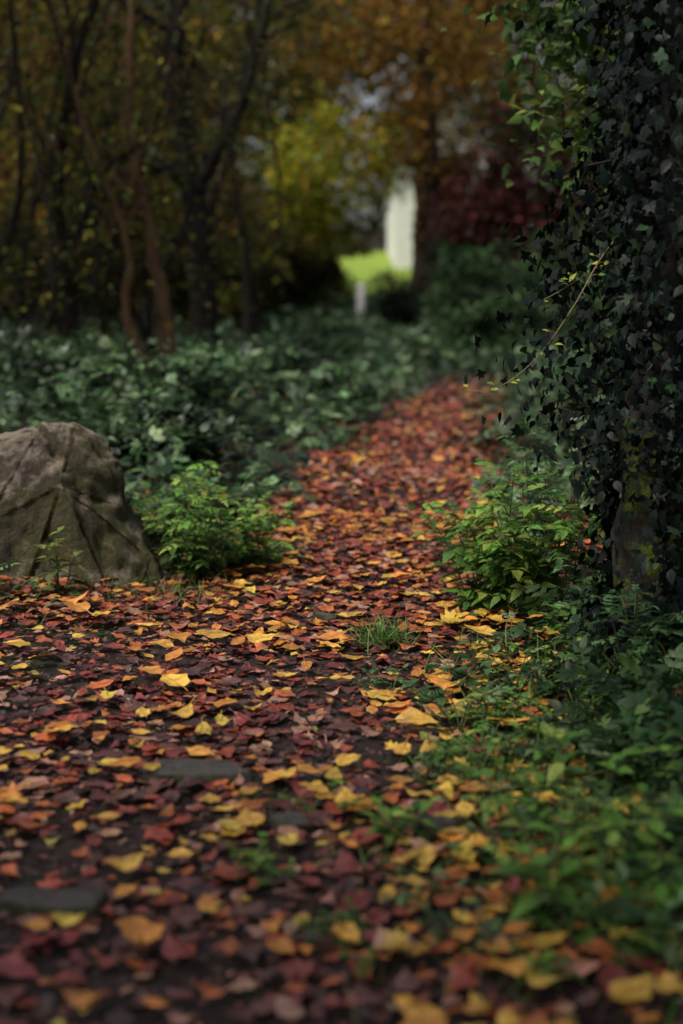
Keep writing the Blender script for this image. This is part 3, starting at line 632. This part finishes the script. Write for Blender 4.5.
for (x,y) in [(-3.3,11.5),(-3.8,14.2),(-4.3,17),(-2.7,19.5),(-5.5,21),(-3.6,23),(-7.2,26),(-4.6,28),(-2.4,26),(-8.5,31),(-5.8,33),(-3.2,36),(-10.5,36),(-1.5,40)]:
    rb=r.uniform(.04,.09) if y<20 else r.uniform(.06,.17); hgt=r.uniform(6,8.5) if y<24 else r.uniform(8,11)
    lx,ly=r.normal(0,.9,2)
    ex=ellipsoid_pts((lx,ly,hgt*.64 if y<20 else hgt*.55),(1.9,1.9,hgt*(.28 if y<20 else .42)),70,r,6,.3)
    pal,w=(AUT,AUTW) if k%4 else (ORG,[1,2,1,3])
    tree('slim woodland tree with sparse autumn leaves',(x,y),[([(x,y,0),(x+lx*.2+r.normal(0,.15),y,hgt*.15),(x+lx*.1+r.normal(0,.2),y,hgt*.3),(x+lx*.5+r.normal(0,.25),y+ly*.5,hgt*.5),(x+lx,y+ly,hgt)],rb,.03)],
      M_BARK_D,4200 if y<24 else 6500,.2,.10 if y<20 else .15,pal,w,300+k,depth=2,nch=6,L=1.6,group='woodland trees',extra=ex,tmin=.1,k=7)
    k+=1
for (x,y,pal,w,lab) in [(4.3,13,PD,[1,1,1,1],'dark green tree behind the shrubs'),(4.6,18,PD,[1,1,1,1],'dark green tree behind the shrubs'),(5.2,24,AUT,AUTW,'slim woodland tree with sparse autumn leaves'),(6.9,30,PD,[1,1,1,1],'dark green tree behind the shrubs'),(8.8,34,AUT,AUTW,'slim woodland tree with sparse autumn leaves')]:
    hgt=r.uniform(7,9); ex=ellipsoid_pts((0,0,hgt*.5),(1.5,1.5,hgt*.45),80,r,6,.3)
    tree(lab,(x,y),[([(x,y,0),(x+.1,y,2),(x-.1,y,4),(x,y,hgt)],.13,.03)],M_BARK_D,6000,.25,.13,pal,w,330+k,depth=2,nch=6,L=1.6,group='trees beyond the hedge',extra=ex,tmin=.12,k=7); k+=1
ex=ellipsoid_pts((.15,0,2.95),(1.4,1.0,1.2),46,r,10,.22)
tree('small yellow leaved tree at lawn edge',(-.25,30),[([(-.25,30,0),(-.25,30,1.2),(-.35,30,2.4),(-.25,30,4)],.05,.02)],M_BARK_D,5200,.15,.12,YEL,[1.8,2.2,.6,2,1.3],401,depth=2,nch=5,L=.9,extra=ex)
ex=ellipsoid_pts((-.6,0,4.95),(1.9,1.5,2.0),44,r,10,.3)
tree('orange leaved tree at the lawn edge',(1.86,29),[([(1.86,29,0),(1.84,29,2),(1.78,29,4),(1.5,29,8)],.17,.08)],M_BARK_D,6200,.2,.13,ORG,[2,2,1,2.5],402,depth=2,nch=6,L=1.5,extra=ex,tmin=.42)
ex=ellipsoid_pts((0,0,7),(2.9,2,3.3),70,r,10,.4)
tree('tall brown leaved tree behind yellow tree',(-1.7,36),[([(-1.7,36,0),(-1.6,36,3),(-.9,36,6),(-.7,36,10)],.17,.06)],M_BARK_D,11000,.25,.18,AUT,AUTW,403,depth=2,nch=6,L=1.8,extra=ex,tmin=.3)
ex=ellipsoid_pts((-.2,0,7.6),(2.2,2,3.2),60,r,10,.4)
tree('tall russet brown tree in front of house',(1.98,36),[([(1.98,36,0),(1.98,36,3),(1.95,36,6),(1.9,36,11)],.24,.12)],M_BARK_D,8500,.25,.17,ORG,[1,2,.5,3],404,depth=2,nch=6,L=1.6,extra=ex,tmin=.5)
ex=ellipsoid_pts((-.9,0,6.8),(2.4,1.2,2.4),60,r,10,.4)
tree('tall russet brown tree in front of house',(5.0,37),[([(5.0,37,0),(5.0,37,3),(4.8,37,6),(4.6,37,10)],.15,.06)],M_BARK_D,7500,.25,.17,AUT,AUTW,407,depth=2,nch=6,L=1.5,extra=ex,tmin=.5)
rc=np.random.default_rng(405); root=link('conifer_tree',None,label='dark narrow conifer beside the house',category='tree',loc=(4.9,42,float(H(4.9,42))))
mb=MB(); mb.tube(cat([(0,0,-.1),(0,0,3),(0,0,6.2)],4),np.linspace(.14,.02,9),8); link('trunk',mb.mesh('trunk',M_BARK_D),root)
n=7000; z=6.3*(1-rc.uniform(0,1,n)**.6)*.98+.2; a=rc.uniform(0,6.283,n); rad=(6.6-z)*.17*(.7+.3*np.sin(z*9))*rc.uniform(.4,1.1,n)
ov=np.stack([np.cos(a),np.sin(a),np.zeros(n)],1); link('crown',inst_mesh('crown',S_LOW,ov*rad[:,None]+np.stack([z*0,z*0,z],1),ov+np.array([0,0,-.3])+rc.normal(0,.3,(n,3)),ov*.3+np.array([0,0,1.])+rc.normal(0,.3,(n,3)),rc.uniform(.12,.25,n),colpick(n,[(.015,.035,.018),(.025,.05,.025)],[1,1],rc),M_CROWN,9),root)
PH=[(.05,.10,.028),(.08,.14,.035),(.14,.19,.045),(.03,.065,.02)]
tree('green hazel tree overhanging the path',(1.95,6.6),[([(1.95,6.6,0),(1.85,6.6,1.1),(1.6,6.6,2.0),(1.25,6.5,2.5),(.95,6.4,2.5)],.05,.012),([(1.95,6.6,.2),(1.9,6.4,1.4),(1.5,6.2,2.0),(1.2,6.1,2.15),(.95,6.0,2.0)],.04,.01),([(1.98,6.6,.2),(2.0,6.7,1.8),(1.8,6.6,3),(1.4,6.5,3.8)],.05,.015),([(1.98,6.6,.2),(1.8,6.0,1.3),(1.4,5.7,1.75),(1.05,5.6,1.7)],.03,.01)],
   M_BARK_D,8500,.09,.075,PH,[2,2,1,2],406,depth=2,nch=10,L=.55,T=S_SER,tmin=.35,upb=.05)
for i,(x,y,lx,ly,cz,R) in enumerate([(-6.0,10.5,.6,0,5.8,2.0),(3.3,2.6,-.5,0,5.6,2.0),(4.4,8.2,-.5,0,5.6,2.0),(-3.8,-1.0,.6,.0,5.4,1.7),(2.6,-2.0,-.5,0,5.6,2.0),(-2.6,-3.4,.6,.4,5.4,1.6)]):  # out-of-view trees, added so their crowns shade the foreground and edges
    hgt=7.5; ex=ellipsoid_pts((lx,ly,cz),(R,R,1.5),60,r,8,.35)
    tree('tall unseen tree added for the shade of its autumn canopy',(x,y),[([(x,y,0),(x,y,2.2),(x+lx*.5,y+ly*.5,4.5),(x+lx,y+ly,hgt)],.16,.05)],M_BARK_D,5800,.25,.14,AUT,AUTW,500+i,depth=2,nch=6,L=1.6,group='unseen canopy trees added for shade',extra=ex,tmin=.55)
r=np.random.default_rng(91); K=1400
th=r.uniform(-75,60,K)*math.pi/180; R=r.uniform(62,85,K); cx=R*np.sin(th); cy=R*np.cos(th); cz=r.uniform(1.5,20,K)
P=np.repeat(np.stack([cx,cy,cz],1),55,0)+r.normal(0,1.1,(K*55,3)); n=len(P)
link('distant_wood',inst_mesh('distant_wood',S_LOW,P,r.normal(0,1,(n,3)),r.normal(0,1,(n,3)),r.uniform(.5,1.0,n),colpick(n,[(.05,.06,.02),(.10,.07,.02),(.07,.04,.02),(.035,.05,.02),(.16,.10,.02)],[3,2,2,3,1],r),M_CROWN,92),kind='stuff',label='distant autumn wood behind the house',category='woodland')

# ------------------------------------------------------------------ house and post
def poly(name,V,F,mat,parent):
    me=bpy.data.meshes.new(name); me.from_pydata(V,[],F); me.materials.append(mat); me.update(); return link(name,me,parent)
def box(name,x0,x1,y0,y1,z0,z1,mat,parent,bev=0):
    V=[(x0,y0,z0),(x1,y0,z0),(x1,y1,z0),(x0,y1,z0),(x0,y0,z1),(x1,y0,z1),(x1,y1,z1),(x0,y1,z1)]
    o=poly(name,V,[(0,3,2,1),(4,5,6,7),(0,1,5,4),(1,2,6,5),(2,3,7,6),(3,0,4,7)],mat,parent)
    if bev: md=o.modifiers.new('b','BEVEL'); md.width=bev; md.segments=2
    return o
gz=float(H(5,50)); hs=link('house',None,label='pale rendered house with slate gable roof beyond lawn',category='house',loc=(5.45,50,gz))
w,dp,ev,rg=3.6,9,3.5,7.4
poly('wall',[(-w,0,-.5),(w,0,-.5),(w,0,ev),(0,0,rg),(-w,0,ev),(-w,dp,-.5),(w,dp,-.5),(w,dp,ev),(0,dp,rg),(-w,dp,ev)],[(0,1,2,3,4),(6,5,9,8,7),(5,0,4,9),(1,6,7,2)],M_RENDER,hs)
t=.18; e=.35; sl=(rg-ev)/w
poly('roof',[(-w-e,-e,ev-e*sl+.01),(0,-e,rg+.01),(w+e,-e,ev-e*sl+.01),(-w-e,dp+e,ev-e*sl+.01),(0,dp+e,rg+.01),(w+e,dp+e,ev-e*sl+.01),
 (-w-e,-e,ev-e*sl+t),(0,-e,rg+t),(w+e,-e,ev-e*sl+t),(-w-e,dp+e,ev-e*sl+t),(0,dp+e,rg+t),(w+e,dp+e,ev-e*sl+t)],
 [(0,1,4,3),(1,2,5,4),(6,9,10,7),(7,10,11,8),(0,6,7,1),(1,7,8,2),(3,4,10,9),(4,5,11,10),(0,3,9,6),(2,8,11,5)],M_SLATE,hs)
box('chimney',-.45,.45,3,4,rg-.6,rg+1.3,M_BRICK,hs,.03)
for wx,wz in [(-1.9,.7),(1.9,.7),(-1.6,2.7),(1.7,2.7),(0,4.7)]:
    g=box('window',wx-.5,wx+.5,-.02,.05,wz,wz+1.2,M_GLASS,hs)
    V=[];F=[]
    for (a0,a1,b0,b1) in [(wx-.58,wx-.48,wz-.06,wz+1.26),(wx+.48,wx+.58,wz-.06,wz+1.26),(wx-.48,wx+.48,wz+1.16,wz+1.26),(wx-.48,wx+.48,wz-.06,wz+.04),(wx-.03,wx+.03,wz+.04,wz+1.16)]:
        o=len(V); V+=[(a0,-.07,b0),(a1,-.07,b0),(a1,.02,b0),(a0,.02,b0),(a0,-.07,b1),(a1,-.07,b1),(a1,.02,b1),(a0,.02,b1)]
        F+=[tuple(i+o for i in q) for q in [(0,3,2,1),(4,5,6,7),(0,1,5,4),(1,2,6,5),(2,3,7,6),(3,0,4,7)]]
    poly('frame',V,F,M_FRAME,g); box('sill',wx-.65,wx+.65,-.15,-.075,wz-.14,wz-.065,M_FRAME,g)
dr=box('door',-.45,.45,-.05,.03,0,2.05,plain('green_door_paint',(.03,.08,.05),(.05,.11,.07),5,.4),hs); box('handle',.32,.36,-.09,-.052,1,1.12,M_FRAME,dr)
pz=float(H(.39,29.5)); bm=bmesh.new()
prof=[(.08,-.1),(.08,.62),(.06,.66),(.06,.69),(.085,.71),(.07,.76),(0.0,.80)]
rings=[]
for rr_,zz in prof[:-1]: rings.append([bm.verts.new((sx*rr_,sy*rr_,zz)) for sx,sy in ((-1,-1),(1,-1),(1,1),(-1,1))])
for a_,b_ in zip(rings,rings[1:]):
    for j in range(4): bm.faces.new((a_[j],a_[(j+1)%4],b_[(j+1)%4],b_[j]))
tp=bm.verts.new((0,0,.8))
for j in range(4): bm.faces.new((rings[-1][j],rings[-1][(j+1)%4],tp))
me=bpy.data.meshes.new('gate_post'); bm.to_mesh(me); bm.free(); me.materials.append(M_POST)
link('gate_post',me,label='short white painted post at the lawn edge',category='post',loc=(.39,29.5,pz))

# ------------------------------------------------------------------ light
W=bpy.data.worlds.new('World'); scene.world=W; W.use_nodes=True; nt=W.node_tree
bg=nt.nodes['Background']; sky=nt.nodes.new('ShaderNodeTexSky'); sky.sky_type='NISHITA'; sky.sun_disc=False
EL,AZ=math.radians(56),math.radians(-125)
sky.sun_elevation=EL; sky.sun_rotation=AZ; sky.air_density=1; sky.dust_density=4
hs_=nt.nodes.new('ShaderNodeHueSaturation'); hs_.inputs['Saturation'].default_value=.5
nt.links.new(sky.outputs[0],hs_.inputs['Color']); nt.links.new(hs_.outputs[0],bg.inputs[0]); bg.inputs[1].default_value=.13
sd=bpy.data.lights.new('sun','SUN'); sd.energy=3.3; sd.angle=math.radians(10); sd.color=(1,.94,.87)
so=bpy.data.objects.new('sun',sd); scene.collection.objects.link(so)
dirv=Vector((math.sin(AZ)*math.cos(EL),math.cos(AZ)*math.cos(EL),math.sin(EL))); so.rotation_euler=dirv.to_track_quat('Z','Y').to_euler()

cd=bpy.data.cameras.new('camera'); cam=bpy.data.objects.new('camera',cd); scene.collection.objects.link(cam); scene.camera=cam
cd.sensor_fit='VERTICAL'; cd.sensor_height=36; cd.lens=50; cd.clip_end=1000; cd.clip_start=.05
cam.location=(0,0,1.1); cam.rotation_euler=(math.radians(90-9.66),0,0)
cd.dof.use_dof=True; cd.dof.focus_distance=4.15; cd.dof.aperture_fstop=1.6
